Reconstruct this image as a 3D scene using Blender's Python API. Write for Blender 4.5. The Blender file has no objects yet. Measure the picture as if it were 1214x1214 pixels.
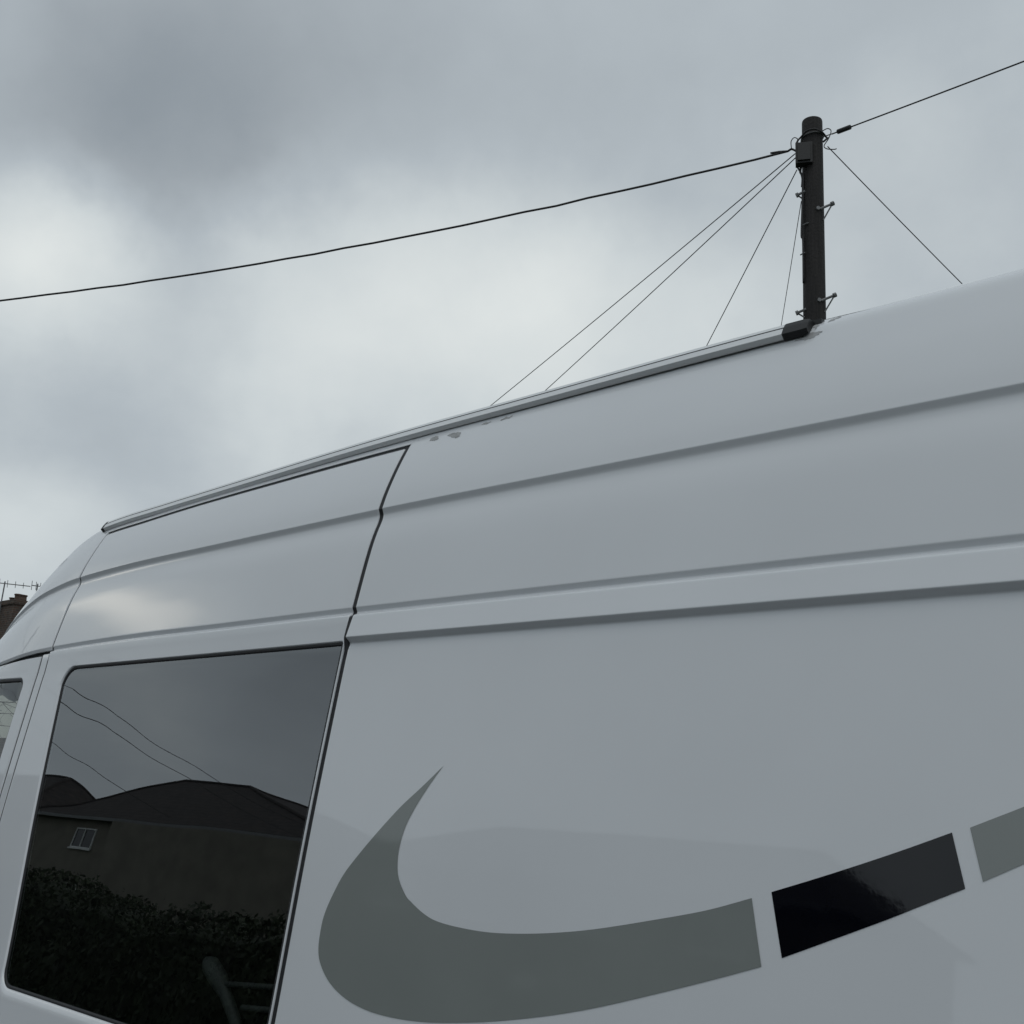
import bpy, bmesh, math, random
from mathutils import Vector, Matrix
R = math.radians
rnd = random.Random(7)
sc = bpy.context.scene
col = sc.collection
CAMH = 1.62                                   # eye height; van coordinates below are measured from eye level

# ------------------------------------------------------------------ camera
cam = bpy.data.cameras.new('camera'); cam_o = bpy.data.objects.new('camera', cam); col.objects.link(cam_o)
cam.sensor_width = 36; cam.lens = 36 * 1302 / 1214; cam.clip_start = 0.05; cam.clip_end = 2000
rt, up, bk = Vector((.750428, .65824, .059817)), Vector((.128474, -.234043, .9637)), Vector((.648346, -.715503, -.260199))
m = Matrix((rt, up, bk)).transposed().to_4x4(); m.translation = (0, 0, CAMH)
cam_o.matrix_world = m
sc.camera = cam_o

# ------------------------------------------------------------------ world: thick cloud over a physical sky
SUN_EL, SUN_AZ = R(62), R(132)                # azimuth from +Y; behind the photographer, hidden by cloud
SUN = Vector((math.sin(SUN_AZ) * math.cos(SUN_EL), math.cos(SUN_AZ) * math.cos(SUN_EL), math.sin(SUN_EL)))
w = bpy.data.worlds.new('World'); sc.world = w; w.use_nodes = True
nt = w.node_tree; nt.nodes.clear(); N = nt.nodes.new; LK = nt.links.new
def wmath(op, a, b=None, c=None):
    n = N('ShaderNodeMath'); n.operation = op
    for i, v in enumerate((a, b, c)):
        if v is None: continue
        if isinstance(v, (int, float)): n.inputs[i].default_value = v
        else: LK(v, n.inputs[i])
    return n.outputs[0]
def wvec(op, a, b=None, out=0):
    n = N('ShaderNodeVectorMath'); n.operation = op
    for i, v in enumerate((a, b)):
        if v is None: continue
        if isinstance(v, (tuple, list, Vector)): n.inputs[i].default_value = tuple(v)
        elif isinstance(v, (int, float)): n.inputs['Scale'].default_value = v
        else: LK(v, n.inputs[i])
    return n.outputs[out]
def wnoise(vec, scale, detail, rough=.5):
    n = N('ShaderNodeTexNoise'); n.inputs['Scale'].default_value = scale; n.inputs['Detail'].default_value = detail
    n.inputs['Roughness'].default_value = rough; LK(vec, n.inputs['Vector']); return n
tc = N('ShaderNodeTexCoord')
D0 = wvec('NORMALIZE', tc.outputs['Generated'])
wob = wnoise(D0, 5.5, 5, .55)
off = wvec('SUBTRACT', wob.outputs['Color'], (.5, .5, .5))
offs = wvec('SCALE', off, .13)
D = wvec('NORMALIZE', wvec('ADD', D0, offs))
def dirv(az, el):
    az, el = R(az), R(el)
    return Vector((math.sin(az) * math.cos(el), math.cos(az) * math.cos(el), math.sin(el)))
# broad cloud masses: (azimuth from +Y, elevation, sharpness, amount); they go on all round the sky
clouds = [(-69.2, 32.3, 70, -0.12), (-65.5, 29.5, 240, -.10), (-61.2, 29.3, 150, -0.30), (-52.4, 33.5, 117, -0.09), (-57.7, 36.5, 75, -0.07), (-69.8, 24.6, 330, 0.40), (-64.6, 24.1, 240, 0.22),
          (-56.1, 26.1, 209, 0.26), (-47.2, 26.8, 117, 0.22), (-41.5, 28.4, 470, 0.12), (-41.2, 23.3, 150, 0.20), (-65.5, 19.4, 264, 0.02), (-62.0, 18.4, 264, -0.1),
          (-66.1, 16.0, 345, -0.07), (-56.6, 19.9, 169, 0.17), (-66.6, 12.2, 300, 0.22), (-38.9, 34.6, 75, -0.05), (-22.0, 34.9, 470, 0.07), (-29.1, 26.8, 100, 0.12),
          (-32.7, 23.5, 209, 0.06), (-114.5, 19.5, 600, 0.85), (-110, 20.5, 500, .75), (-104, 18, 300, .4), (-119, 29, 70, -0.16), (-127, 16, 140, -0.16), (-120, 11.5, 260, 0.12),
          (15, 35, 30, -0.08), (60, 30, 30, 0.1), (110, 40, 25, -0.1), (160, 32, 30, 0.05), (-150, 35, 25, -0.1), (-140, 55, 22, -0.08),
          (-165, 18, 40, 0.06), (90, 15, 30, 0.05)]
V = None
for az, el, k, a in clouds:
    dt = wvec('DOT_PRODUCT', D, dirv(az, el), 1)
    e = wmath('EXPONENT', wmath('MULTIPLY', wmath('SUBTRACT', dt, 1.0), k))
    V = wmath('MULTIPLY_ADD', e, a, V if V is not None else .515)
glow = wmath('EXPONENT', wmath('MULTIPLY', wmath('SUBTRACT', wvec('DOT_PRODUCT', D0, SUN, 1), 1.0), 2.6))
V = wmath('MULTIPLY_ADD', glow, .03, V)
sep = N('ShaderNodeSeparateXYZ'); LK(D0, sep.inputs[0])
zc = wmath('MAXIMUM', wmath('ADD', sep.outputs[2], .16), .05)
pl = wvec('DIVIDE', D0, None); 
cmb = N('ShaderNodeCombineXYZ')
for i in range(3): LK(zc, cmb.inputs[i])
LK(cmb.outputs[0], pl.node.inputs[1])
n1 = wnoise(pl, 1.9, 7, .55); n2 = wnoise(D0, 6.5, 6, .55)
V = wmath('MULTIPLY_ADD', wmath('SUBTRACT', n1.outputs[0], .5), .20, V)
V = wmath('MULTIPLY_ADD', wmath('SUBTRACT', n2.outputs[0], .5), .22, V)
ramp = N('ShaderNodeValToRGB'); cr = ramp.color_ramp
stops = [(.0, (.225, .262, .298)), (.30, (.338, .378, .410)), (.52, (.445, .495, .530)), (.72, (.61, .66, .675)), (1.0, (.80, .835, .82)), (1.54, (2.3, 2.2, 1.95))]
stops = [(p * .65, c) for p, c in stops]
cr.elements[0].position = 0; cr.elements[1].position = 1
for p, _ in stops[1:-1]: cr.elements.new(p)
for e, (p, c) in zip(cr.elements, stops): e.color = (*c, 1)
LK(wmath('MULTIPLY', V, .65), ramp.inputs[0])
cl10 = wvec('SCALE', ramp.outputs[0], 10.0)
sky = N('ShaderNodeTexSky'); sky.sky_type = 'NISHITA'; sky.sun_disc = False
sky.sun_elevation = SUN_EL; sky.sun_rotation = SUN_AZ
mx = N('ShaderNodeMix'); mx.data_type = 'RGBA'; mx.inputs[0].default_value = .97
LK(sky.outputs[0], mx.inputs[6]); LK(cl10, mx.inputs[7])
bg = N('ShaderNodeBackground'); bg.inputs[1].default_value = .1
LK(mx.outputs[2], bg.inputs[0]); wo = N('ShaderNodeOutputWorld'); LK(bg.outputs[0], wo.inputs[0])

sl = bpy.data.lights.new('sun', 'SUN'); sl.energy = .5; sl.angle = R(45); sl.color = (1, .96, .9)
so = bpy.data.objects.new('sun', sl); col.objects.link(so); so.rotation_euler = SUN.to_track_quat('Z', 'Y').to_euler(); so.location = (0, 0, 30)

sc.view_settings.view_transform = 'Standard'; sc.view_settings.look = 'None'
sc.view_settings.exposure = 0; sc.view_settings.gamma = 1; sc.view_settings.use_curve_mapping = False

# ------------------------------------------------------------------ materials
def mat(name, color, rough=.5, metal=0, spec=.5, coat=0, coat_rough=.05, var=None, bump=None, ior=None):
    """var=(scale, amount, detail[, stretch]); bump=(scale, strength, distance)"""
    M = bpy.data.materials.new(name); M.use_nodes = True
    t = M.node_tree; b = t.nodes['Principled BSDF']
    b.inputs['Base Color'].default_value = (*color, 1); b.inputs['Roughness'].default_value = rough
    b.inputs['Metallic'].default_value = metal; b.inputs['Specular IOR Level'].default_value = spec
    b.inputs['Coat Weight'].default_value = coat; b.inputs['Coat Roughness'].default_value = coat_rough
    if ior: b.inputs['IOR'].default_value = ior
    c = t.nodes.new('ShaderNodeTexCoord')
    if var:
        mp = t.nodes.new('ShaderNodeMapping'); t.links.new(c.outputs['Object'], mp.inputs[0])
        if len(var) > 3: mp.inputs['Scale'].default_value = var[3]
        n = t.nodes.new('ShaderNodeTexNoise'); n.inputs['Scale'].default_value = var[0]; n.inputs['Detail'].default_value = var[2]
        t.links.new(mp.outputs[0], n.inputs['Vector'])
        r = t.nodes.new('ShaderNodeValToRGB'); a = var[1]
        r.color_ramp.elements[0].position = .3; r.color_ramp.elements[1].position = .7
        r.color_ramp.elements[0].color = (*[max(0, v * (1 - a)) for v in color], 1)
        r.color_ramp.elements[1].color = (*[min(1, v * (1 + a)) for v in color], 1)
        t.links.new(n.outputs[0], r.inputs[0]); t.links.new(r.outputs[0], b.inputs['Base Color'])
        mr = t.nodes.new('ShaderNodeMapRange'); mr.inputs[3].default_value = max(0, rough - .06); mr.inputs[4].default_value = rough + .06
        t.links.new(n.outputs[0], mr.inputs[0]); t.links.new(mr.outputs[0], b.inputs['Roughness'])
    if bump:
        n = t.nodes.new('ShaderNodeTexNoise'); n.inputs['Scale'].default_value = bump[0]; n.inputs['Detail'].default_value = 3
        t.links.new(c.outputs['Object'], n.inputs['Vector'])
        bp = t.nodes.new('ShaderNodeBump'); bp.inputs['Strength'].default_value = bump[1]; bp.inputs['Distance'].default_value = bump[2]
        t.links.new(n.outputs[0], bp.inputs['Height']); t.links.new(bp.outputs[0], b.inputs['Normal'])
        if coat: t.links.new(bp.outputs[0], b.inputs['Coat Normal'])
    return M
M = {}
M['paint'] = mat('white_paint', (.725, .752, .782), .42, spec=.3, coat=1, coat_rough=.03, var=(2.2, .025, 8), bump=(1.7, .12, .004))
M['vinyl_grey'] = mat('grey_vinyl', (.235, .258, .25), .45, spec=.25, coat=1, coat_rough=.05, var=(5, .03, 4))
M['vinyl_black'] = mat('navy_vinyl', (.0015, .0022, .005), .05, spec=.5, bump=(60, .10, .0005))
M['seal'] = mat('black_rubber', (.012, .013, .016), .55, var=(30, .3, 3))
M['alu'] = mat('anodised_aluminium', (.80, .82, .83), .42, metal=.25, var=(3, .06, 6, (.3, 8, 8)))
M['plastic'] = mat('black_plastic', (.010, .011, .012), .5, var=(40, .25, 4), bump=(300, .2, .0005))
M['scuff'] = mat('scuffed_paint', (.36, .37, .375), .7, var=(90, .25, 6))
M['liner'] = mat('dark_liner', (.03, .03, .032), .8, var=(8, .2, 3))
M['handle'] = mat('grey_trim', (.11, .125, .12), .5, var=(20, .15, 4))
M['tyre'] = mat('tyre_rubber', (.02, .02, .021), .8, var=(30, .2, 4))
M['steel'] = mat('wheel_steel', (.4, .41, .42), .4, metal=.6, var=(10, .1, 3))
M['wood'] = mat('creosoted_wood', (.014, .0125, .0125), .8, var=(9, .75, 9, (6, 6, .25)), bump=(40, .5, .01))
M['galv'] = mat('galvanised_steel', (.18, .185, .19), .55, metal=.35, var=(30, .35, 5))
M['cable'] = mat('cable_sheath', (.018, .018, .02), .6, var=(12, .4, 3))
M['drop'] = mat('drop_wire', (.045, .045, .05), .6, var=(12, .3, 3))
M['asphalt'] = mat('asphalt', (.05, .05, .052), .9, var=(1.3, .25, 9), bump=(90, .6, .01))
M['paving'] = mat('concrete_paving', (.22, .215, .2), .9, var=(1.1, .15, 8), bump=(40, .3, .006))
M['kerb'] = mat('kerb_stone', (.27, .265, .25), .85, var=(3, .2, 8))
M['grass'] = mat('grass', (.045, .075, .022), .95, var=(2, .4, 9), bump=(60, 1, .03))
M['render'] = mat('pebbledash_render', (.20, .185, .155), .95, var=(1.2, .15, 9), bump=(120, .8, .01))
M['cream'] = mat('cream_render', (.70, .68, .62), .9, var=(.8, .08, 8))
M['white'] = mat('white_upvc', (.72, .73, .72), .45, var=(4, .05, 4))
M['leaf'] = mat('hedge_leaf', (.022, .034, .013), .7, var=(3, .6, 5))
M['bark'] = mat('bark', (.045, .038, .032), .9, var=(8, .4, 6))
M['pot'] = mat('clay_pot', (.09, .06, .045), .85, var=(10, .4, 5))
def glass(name, ior, tint, ripple=None):
    G = bpy.data.materials.new(name); G.use_nodes = True; t = G.node_tree; t.nodes.clear()
    o = t.nodes.new('ShaderNodeOutputMaterial'); mxs = t.nodes.new('ShaderNodeMixShader')
    fr = t.nodes.new('ShaderNodeFresnel'); ge = t.nodes.new('ShaderNodeNewGeometry'); iv = t.nodes.new('ShaderNodeMapRange')
    iv.inputs[3].default_value = ior; iv.inputs[4].default_value = 1 / ior           # thin pane: the same from either side
    t.links.new(ge.outputs['Backfacing'], iv.inputs[0]); t.links.new(iv.outputs[0], fr.inputs[0])
    gl = t.nodes.new('ShaderNodeBsdfGlossy'); gl.inputs['Roughness'].default_value = .0; gl.inputs['Color'].default_value = (.95, .98, 1, 1)
    tr = t.nodes.new('ShaderNodeBsdfTransparent'); tr.inputs[0].default_value = (*tint, 1)
    if ripple:
        c = t.nodes.new('ShaderNodeTexCoord'); n = t.nodes.new('ShaderNodeTexNoise')
        n.inputs['Scale'].default_value = ripple[0]; n.inputs['Detail'].default_value = 0
        t.links.new(c.outputs['Object'], n.inputs['Vector'])
        bp = t.nodes.new('ShaderNodeBump'); bp.inputs['Strength'].default_value = 1; bp.inputs['Distance'].default_value = ripple[1]
        t.links.new(n.outputs[0], bp.inputs['Height']); t.links.new(bp.outputs[0], gl.inputs['Normal'])
    t.links.new(fr.outputs[0], mxs.inputs[0]); t.links.new(tr.outputs[0], mxs.inputs[1]); t.links.new(gl.outputs[0], mxs.inputs[2])
    t.links.new(mxs.outputs[0], o.inputs[0]); return G
M['tint'] = glass('privacy_glass', 2.75, (.45, .48, .48), (3.4, .0011))
M['clear'] = glass('clear_glass', 1.5, (.93, .96, .95))
M['pane'] = mat('house_glass', (.02, .022, .025), .05, spec=.6, var=(.5, .2, 2))
def brickmat(name, c1, c2, mortar, scale, bw, bh, off=.5):
    B = mat(name, c1, .9); t = B.node_tree; b = t.nodes['Principled BSDF']
    c = t.nodes.new('ShaderNodeTexCoord'); s = t.nodes.new('ShaderNodeSeparateXYZ'); t.links.new(c.outputs['Object'], s.inputs[0])
    a = t.nodes.new('ShaderNodeMath'); a.operation = 'ADD'; t.links.new(s.outputs[0], a.inputs[0]); t.links.new(s.outputs[1], a.inputs[1])
    k = t.nodes.new('ShaderNodeCombineXYZ'); t.links.new(a.outputs[0], k.inputs[0]); t.links.new(s.outputs[2], k.inputs[1])
    br = t.nodes.new('ShaderNodeTexBrick'); br.inputs['Color1'].default_value = (*c1, 1); br.inputs['Color2'].default_value = (*c2, 1)
    br.inputs['Mortar'].default_value = (*mortar, 1); br.inputs['Scale'].default_value = scale; br.inputs['Brick Width'].default_value = bw
    br.inputs['Row Height'].default_value = bh; br.inputs['Mortar Size'].default_value = .01; br.offset = off
    t.links.new(k.outputs[0], br.inputs['Vector'])
    n = t.nodes.new('ShaderNodeTexNoise'); n.inputs['Scale'].default_value = 4; n.inputs['Detail'].default_value = 8; t.links.new(c.outputs['Object'], n.inputs['Vector'])
    mm = t.nodes.new('ShaderNodeMix'); mm.data_type = 'RGBA'; mm.blend_type = 'MULTIPLY'; mm.inputs[0].default_value = .8
    rr = t.nodes.new('ShaderNodeMapRange'); rr.inputs[1].default_value = .3; rr.inputs[2].default_value = .7; rr.inputs[3].default_value = .45; rr.inputs[4].default_value = 1.25
    t.links.new(n.outputs[0], rr.inputs[0]); t.links.new(br.outputs[0], mm.inputs[6]); t.links.new(rr.outputs[0], mm.inputs[7])
    t.links.new(mm.outputs[2], b.inputs['Base Color']); return B
M['brick'] = brickmat('sooty_brick', (.10, .058, .042), (.055, .042, .036), (.11, .10, .085), 1, .225, .075)
M['tiles'] = brickmat('roof_tiles', (.050, .040, .037), (.036, .032, .032), (.012, .012, .012), 1, .22, .2)

# ------------------------------------------------------------------ mesh helpers
def empty(name, loc):
    o = bpy.data.objects.new(name, None); col.objects.link(o); o.location = loc; o.empty_display_size = .2; return o
def wloc(o):
    v = Vector((0, 0, 0))
    while o: v += o.location; o = o.parent
    return v
def tag(o, label=None, cat=None, group=None, kind=None):
    for k, v in (('label', label), ('category', cat), ('group', group), ('kind', kind)):
        if v: o[k] = v
    return o
class MB:
    def __init__(s): s.v = []; s.f = []
    def add(s, vs, fs):
        b = len(s.v); s.v += [tuple(v) for v in vs]; s.f += [tuple(i + b for i in f) for f in fs]; return s
    def box(s, a, b, rot=None, c=None):
        (x0, y0, z0), (x1, y1, z1) = a, b
        vs = [Vector(p) for p in ((x0,y0,z0),(x1,y0,z0),(x1,y1,z0),(x0,y1,z0),(x0,y0,z1),(x1,y0,z1),(x1,y1,z1),(x0,y1,z1))]
        if rot is not None: vs = [rot @ v + Vector(c) for v in vs]
        return s.add(vs, [(3,2,1,0),(4,5,6,7),(0,1,5,4),(1,2,6,5),(2,3,7,6),(3,0,4,7)])
    def tube(s, pts, r, n=8, cap=True):
        pts = [Vector(p) for p in pts]; rs = r if isinstance(r, (list, tuple)) else [r] * len(pts)
        t0 = (pts[1] - pts[0]).normalized(); a = Vector((0, 0, 1)) if abs(t0.z) < .9 else Vector((1, 0, 0))
        u = t0.cross(a).normalized(); vs = []; fs = []
        for i, p in enumerate(pts):
            t = (pts[min(i + 1, len(pts) - 1)] - pts[max(i - 1, 0)]).normalized()
            u = (u - t * u.dot(t)).normalized(); q = t.cross(u)
            for k in range(n):
                an = 2 * math.pi * k / n; vs.append(p + (u * math.cos(an) + q * math.sin(an)) * rs[i])
        for i in range(len(pts) - 1):
            for k in range(n):
                fs.append((i*n+k, i*n+(k+1)%n, (i+1)*n+(k+1)%n, (i+1)*n+k))
        if cap: fs += [tuple(range(n))[::-1], tuple((len(pts)-1)*n + k for k in range(n))]
        return s.add(vs, fs)
    def grid(s, rows, flip=False):
        nc = len(rows[0]); vs = [p for r in rows for p in r]; fs = []
        for i in range(len(rows) - 1):
            for j in range(nc - 1):
                f = (i*nc+j, i*nc+j+1, (i+1)*nc+j+1, (i+1)*nc+j); fs.append(f[::-1] if flip else f)
        return s.add(vs, fs)
    def build(s, name, m, parent=None, smooth=False, sharp=None, origin=None):
        o0 = wloc(parent) if parent else Vector(origin or (0, 0, 0))
        me = bpy.data.meshes.new(name); me.from_pydata([tuple(Vector(v) - o0) for v in s.v], [], s.f); me.update()
        me.materials.append(M[m] if isinstance(m, str) else m)
        if smooth:
            me.polygons.foreach_set('use_smooth', [True] * len(me.polygons))
            if sharp: me.set_sharp_from_angle(angle=R(sharp))
        o = bpy.data.objects.new(name, me); col.objects.link(o)
        if parent: o.parent = parent
        elif origin: o.location = origin
        return o
def lerp_table(tab, x):
    if x <= tab[0][0]: return tab[0][1]
    for (a, va), (b, vb) in zip(tab, tab[1:]):
        if x <= b:
            return va + (vb - va) * (x - a) / (b - a)
    return tab[-1][1]
def smooth_table(tab, x):                       # Catmull-Rom through the table
    if x <= tab[0][0]: return tab[0][1]
    if x >= tab[-1][0]: return tab[-1][1]
    for i in range(len(tab) - 1):
        if x <= tab[i+1][0]:
            a, va = tab[i]; b, vb = tab[i+1]
            def sl_(j):
                j0, j1 = max(j-1, 0), min(j+1, len(tab)-1); return (tab[j1][1] - tab[j0][1]) / (tab[j1][0] - tab[j0][0])
            t = (x - a) / (b - a); h = b - a
            return (2*t**3-3*t**2+1)*va + (t**3-2*t**2+t)*h*sl_(i) + (-2*t**3+3*t**2)*vb + (t**3-t**2)*h*sl_(i+1)

# ------------------------------------------------------------------ ground
def sheet(name, x0, x1, y0, y1, z, m):
    return tag(MB().add([(x0,y0,z),(x1,y0,z),(x1,y1,z),(x0,y1,z)], [(0,1,2,3)]).build(name, m), kind='structure')
sheet('ground', -600, 600, -600, 600, -.12, 'grass')
sheet('road', -300, 300, -5.0, 4.0, 0, 'asphalt')
def slab(name, x0, x1, y0, y1, z0, z1, m):
    return tag(MB().box((x0, y0, z0), (x1, y1, z1)).build(name, m), kind='structure')
slab('kerb_far', -300, 300, 4.0, 4.14, -.2, .115, 'kerb'); slab('pavement_far', -300, 300, 4.14, 6.2, -.2, .11, 'paving')
slab('verge_far', -300, 300, 6.2, 40, -.2, .10, 'grass')
slab('kerb_near', -300, 300, -5.14, -5.0, -.2, .115, 'kerb'); slab('pavement_near', -300, 300, -7.2, -5.14, -.2, .11, 'paving')
slab('verge_near', -300, 300, -60, -7.2, -.2, .10, 'grass')

# ------------------------------------------------------------------ the van
van = empty('van', (-.9, 2.42, 0))
tag(van, 'white high roof van with grey swoosh stripe and dark tinted side window', 'van')
CY = 2.42                                       # centre line of the van
low = [(-1.22, 1.362), (-.95, 1.342), (-.74, 1.362), (-.58, 1.3865), (-.4182, 1.4075), (-.0752, 1.4449), (.2662, 1.4898), (.34, 1.502)]
ZROWS = [-1.22 + .02 * i for i in range(77)]    # to z = .30
def lowy(z):                                    # the lower side, linear between the rows so that decals lie on it exactly
    i = min(max(int((z + 1.22) / .02), 0), 75); a = ZROWS[i]
    t = (z - a) / .02
    return smooth_table(low, a) * (1 - t) + smooth_table(low, a + .02) * t
def fillet(pts):
    """pts (y, z, radius) -> rounded polyline with support points"""
    out = []
    for i, (y, z, r) in enumerate(pts):
        p = Vector((y, z))
        if r == 0 or i in (0, len(pts) - 1): out.append(p); continue
        a = Vector(pts[i-1][:2]) - p; b = Vector(pts[i+1][:2]) - p
        r1 = min(r, a.length * .45); r2 = min(r, b.length * .45)
        pa, pb = p + a.normalized() * r1, p + b.normalized() * r2
        if a.length > 4 * r: out.append(p + a.normalized() * min(r * 2.2, a.length * .6))
        for k in range(6):
            t = k / 5; out.append(pa * (1-t)**2 + p * 2*t*(1-t) + pb * t*t)
        if b.length > 4 * r: out.append(p + b.normalized() * min(r * 2.2, b.length * .6))
    return [(v.x, v.y) for v in out]
UPC = [(.6268, 1.5527), (.66, 1.5627), (.70, 1.5775), (.745, 1.5965), (.786, 1.6160), (.815, 1.6303), (.834, 1.6402), (.845, 1.6480), (.855, 1.6590), (.866, 1.6755), (.8765, 1.6940), (.8885, 1.7185), (.90, 1.755), (.912, 1.81), (.926, 1.90), (.936, 2.0)]
def upc(z0, z1, n): return [(smooth_table(UPC, z0 + (z1 - z0) * k / n), z0 + (z1 - z0) * k / n, 0) for k in range(n + 1)]
MIDC = [(.3945, 1.5055), (.4617, 1.5189), (.502, 1.5275), (.540, 1.5365), (.572, 1.5462), (.592, 1.5538)]
UPPER = [(1.5055, .3945, .002)] + [(smooth_table(MIDC, .41 + .182 * k / 14), .41 + .182 * k / 14, 0) for k in range(15)] + [(1.5575, .603, .006), (1.5588, .6135, .005), (1.5527, .6268, .0016)] + upc(.636, .783, 16)
SHOULDER = upc(.802, .926, 40)
GROOVE = [(1.5003, .3762, .003), (1.5098, .3815, .0012), (1.5102, .3850, .0012)]
prof_low = [(lowy(z), z) for z in ZROWS]
prof_rear = prof_low + fillet([(lowy(.299), .3005, 0), (1.4998, .3160, .004), (1.4852, .3268, .0022)] + GROOVE + UPPER + upc(.79, .80, 1) + SHOULDER + [(2.0, .936, 0)])[1:]
prof_door = prof_low + fillet([(lowy(.299), .3005, 0), (1.4925, .318, .006), (1.4905, .330, .01)] + GROOVE + UPPER + [(1.6175, .7865, 0)])[1:]
prof_gutter = fillet([(1.634, .7970, 0), (1.6230, .7980, .0012)] + SHOULDER + [(2.0, .936, 0)])
prof_cap = fillet([(1.5150, .3830, 0), (1.5085, .3838, .001)] + UPPER + upc(.79, .80, 1) + SHOULDER + [(2.0, .936, 0), (2.2, .948, 0), (CY, .952, 0)])
prof_cab = prof_low + [(1.4965, .318), (1.4985, .345), (1.5000, .366), (1.503, .3715), (1.509, .3725)]
# the lines of the side dip towards the front: (X, drop) per level
DA = [(-9, 0), (9, 0)]
DB = [(-5.2, -.30), (-4.6, -.16), (-4.1, -.10), (-3.8, -.074), (-3.47, -.045), (-3.31, -.028), (-3.14, -.018), (-2.73, -.007), (-2.34, -.004), (-1.8, 0), (9, 0)]
DC = [(-5.2, -.80), (-4.6, -.50), (-4.1, -.27), (-3.74, -.148), (-3.58, -.106), (-3.42, -.071), (-3.3, -.053), (-3.16, -.036), (-2.85, -.020), (-2.47, -.0125), (-1.9, -.003), (-1.6, 0), (9, 0)]
DT = [(-5.2, -.98), (-4.6, -.66), (-4.2, -.43), (-3.9, -.28), (-3.7, -.20), (-3.5, -.125), (-3.35, -.085), (-3.18, -.052), (-2.93, -.037), (-2.67, -.024), (-2.4, -.015), (-1.93, -.003), (-1.6, 0), (9, 0)]
DR = [(-5.2, -1.1), (-4.6, -.76), (-4.2, -.52), (-3.95, -.375), (-3.8, -.297), (-3.65, -.217), (-3.5, -.150), (-3.35, -.098), (-3.17, -.066), (-2.83, -.049), (-2.65, -.042), (-1.95, -.016), (-1.42, -.007), (-.85, 0), (9, 0)]
LV = [(.31, DA), (.383, DB), (.6265, DC), (.790, DT), (.862, DR)]
def defo(X, y, z):
    ds = [(lz, smooth_table(t, X)) for lz, t in LV]
    dz = lerp_table(ds, z)
    if X < -3.2:
        u = -3.2 - X; q = .25 * u * u if u < .8 else .16 + .4 * (u - .8)
        y += q * lerp_table([(-1, .05), (.25, .12), (.39, .45), (.63, 1), (2, 1)], z)
    return y, z + dz
def normals2(prof):
    out = []
    for i in range(len(prof)):
        a, b = prof[max(i-1, 0)], prof[min(i+1, len(prof)-1)]
        dy, dz = b[0]-a[0], b[1]-a[1]; l = math.hypot(dy, dz) or 1
        out.append((dz / l, -dy / l))            # inward: +y when the surface runs up
    return out
def edge_cols(x, s, r=.0035, deep=.02):
    """(X, depth) columns of a rolled panel edge at x; s=+1 edge faces +X"""
    c = [(x - s * 2.5 * r, 0)]
    for k in range(6):
        a = k / 5 * math.pi / 2; c.append((x - s * r + s * r * math.sin(a), r - r * math.cos(a)))
    c.append((x, deep)); return c
def sweep(name, prof, cols, m, parent, far=False, origin_flip=False, thick=None, closed_top=None):
    nn = normals2(prof); rows = []
    for (y, z), (ny, nz) in zip(prof, nn):
        row = []
        for X, d in cols:
            yy, zz = defo(X, y, z); yy += ny * d; zz += nz * d
            if far: yy = 2 * CY - yy
            row.append((X, yy, zz + CAMH))
        rows.append(row)
    return MB().grid(rows, flip=far).build(name, m, parent, smooth=True)
def span(a, b, n): return [(a + (b - a) * i / n, 0) for i in range(n + 1)]
X_SEAM_R, X_SEAM_D = -1.7978, -1.8108           # rear quarter panel / sliding door edges at the seam
X_DF = -3.140                                   # sliding door front edge
X_REAR = 2.35
rear = sweep('rear_side_panel', prof_rear, edge_cols(X_SEAM_R, -1)[::-1] + span(-1.75, X_REAR, 24), 'paint', van)
sweep('far_side_panel', prof_rear, span(-3.20, X_REAR, 24), 'paint', van, far=True)
# sliding door skin above the window line, and round the window
def rz(lst): return [z for z in ZROWS if lst[0] < z < lst[1]]
def door_skin(name, prof_top, zc, dx0, dx1, win, parent, far=False, seal_w=.010, glass_mat='tint', recess=.007):
    """skin of a door from X=dx0 (front) to dx1 (rear) with a window hole; win = front/rear edge functions and corner radii"""
    zb, zt0, xf, xr, rads = win['zb'], win['zt'], win['xf'], win['xr'], win['r']
    ztop = lambda X: zt0 + win.get('tilt', 0) * (X - dx1)
    S = lambda X, z, d=0: _surf(X, z, d, far)
    mb = MB()
    def outline(inset):
        a = []
        z1 = zt0 - inset; z0 = zb + inset
        for cx, cz, r, a0 in ((xf(z1) + inset, z1, rads[0], 180), (xr(z1) - inset, z1, rads[1], 90), (xr(z0) - inset, z0, rads[2], 0), (xf(z0) + inset, z0, rads[3], -90)):
            sx = 1 if a0 in (180, -90) else -1; sz = -1 if a0 in (180, 90) else 1
            r = max(r - inset * .6, .003); ox, oz = cx + sx * r, cz + sz * r
            for k in range(9):
                an = R(a0 - 90 * k / 8); a.append([ox + r * math.cos(an), oz + r * math.sin(an)])
        for p in a:
            if p[1] > 0: p[1] += win.get('tilt', 0) * (p[0] - dx1)
        return a
    def resample(o):                             # densify the straight runs so that the loop follows the barrel side
        out = []
        for i, p in enumerate(o):
            q = o[(i + 1) % len(o)]; L_ = math.hypot(q[0]-p[0], q[1]-p[1]); n = max(1, int(L_ / .04))
            out += [(p[0] + (q[0]-p[0]) * k / n, p[1] + (q[1]-p[1]) * k / n) for k in range(n)]
        return out
    O = resample(outline(0))
    # outer loop: project every hole point to the door edge in rings
    cx, cz = sum(p[0] for p in O) / len(O), sum(p[1] for p in O) / len(O)
    zlo, zhi = -1.22, zc
    xa, xb = dx0 + .009, dx1 - (.009 if dx1 - xr(0) > .03 else .0015)
    return O, S, (xa, xb, zlo, zhi), outline, resample
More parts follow.
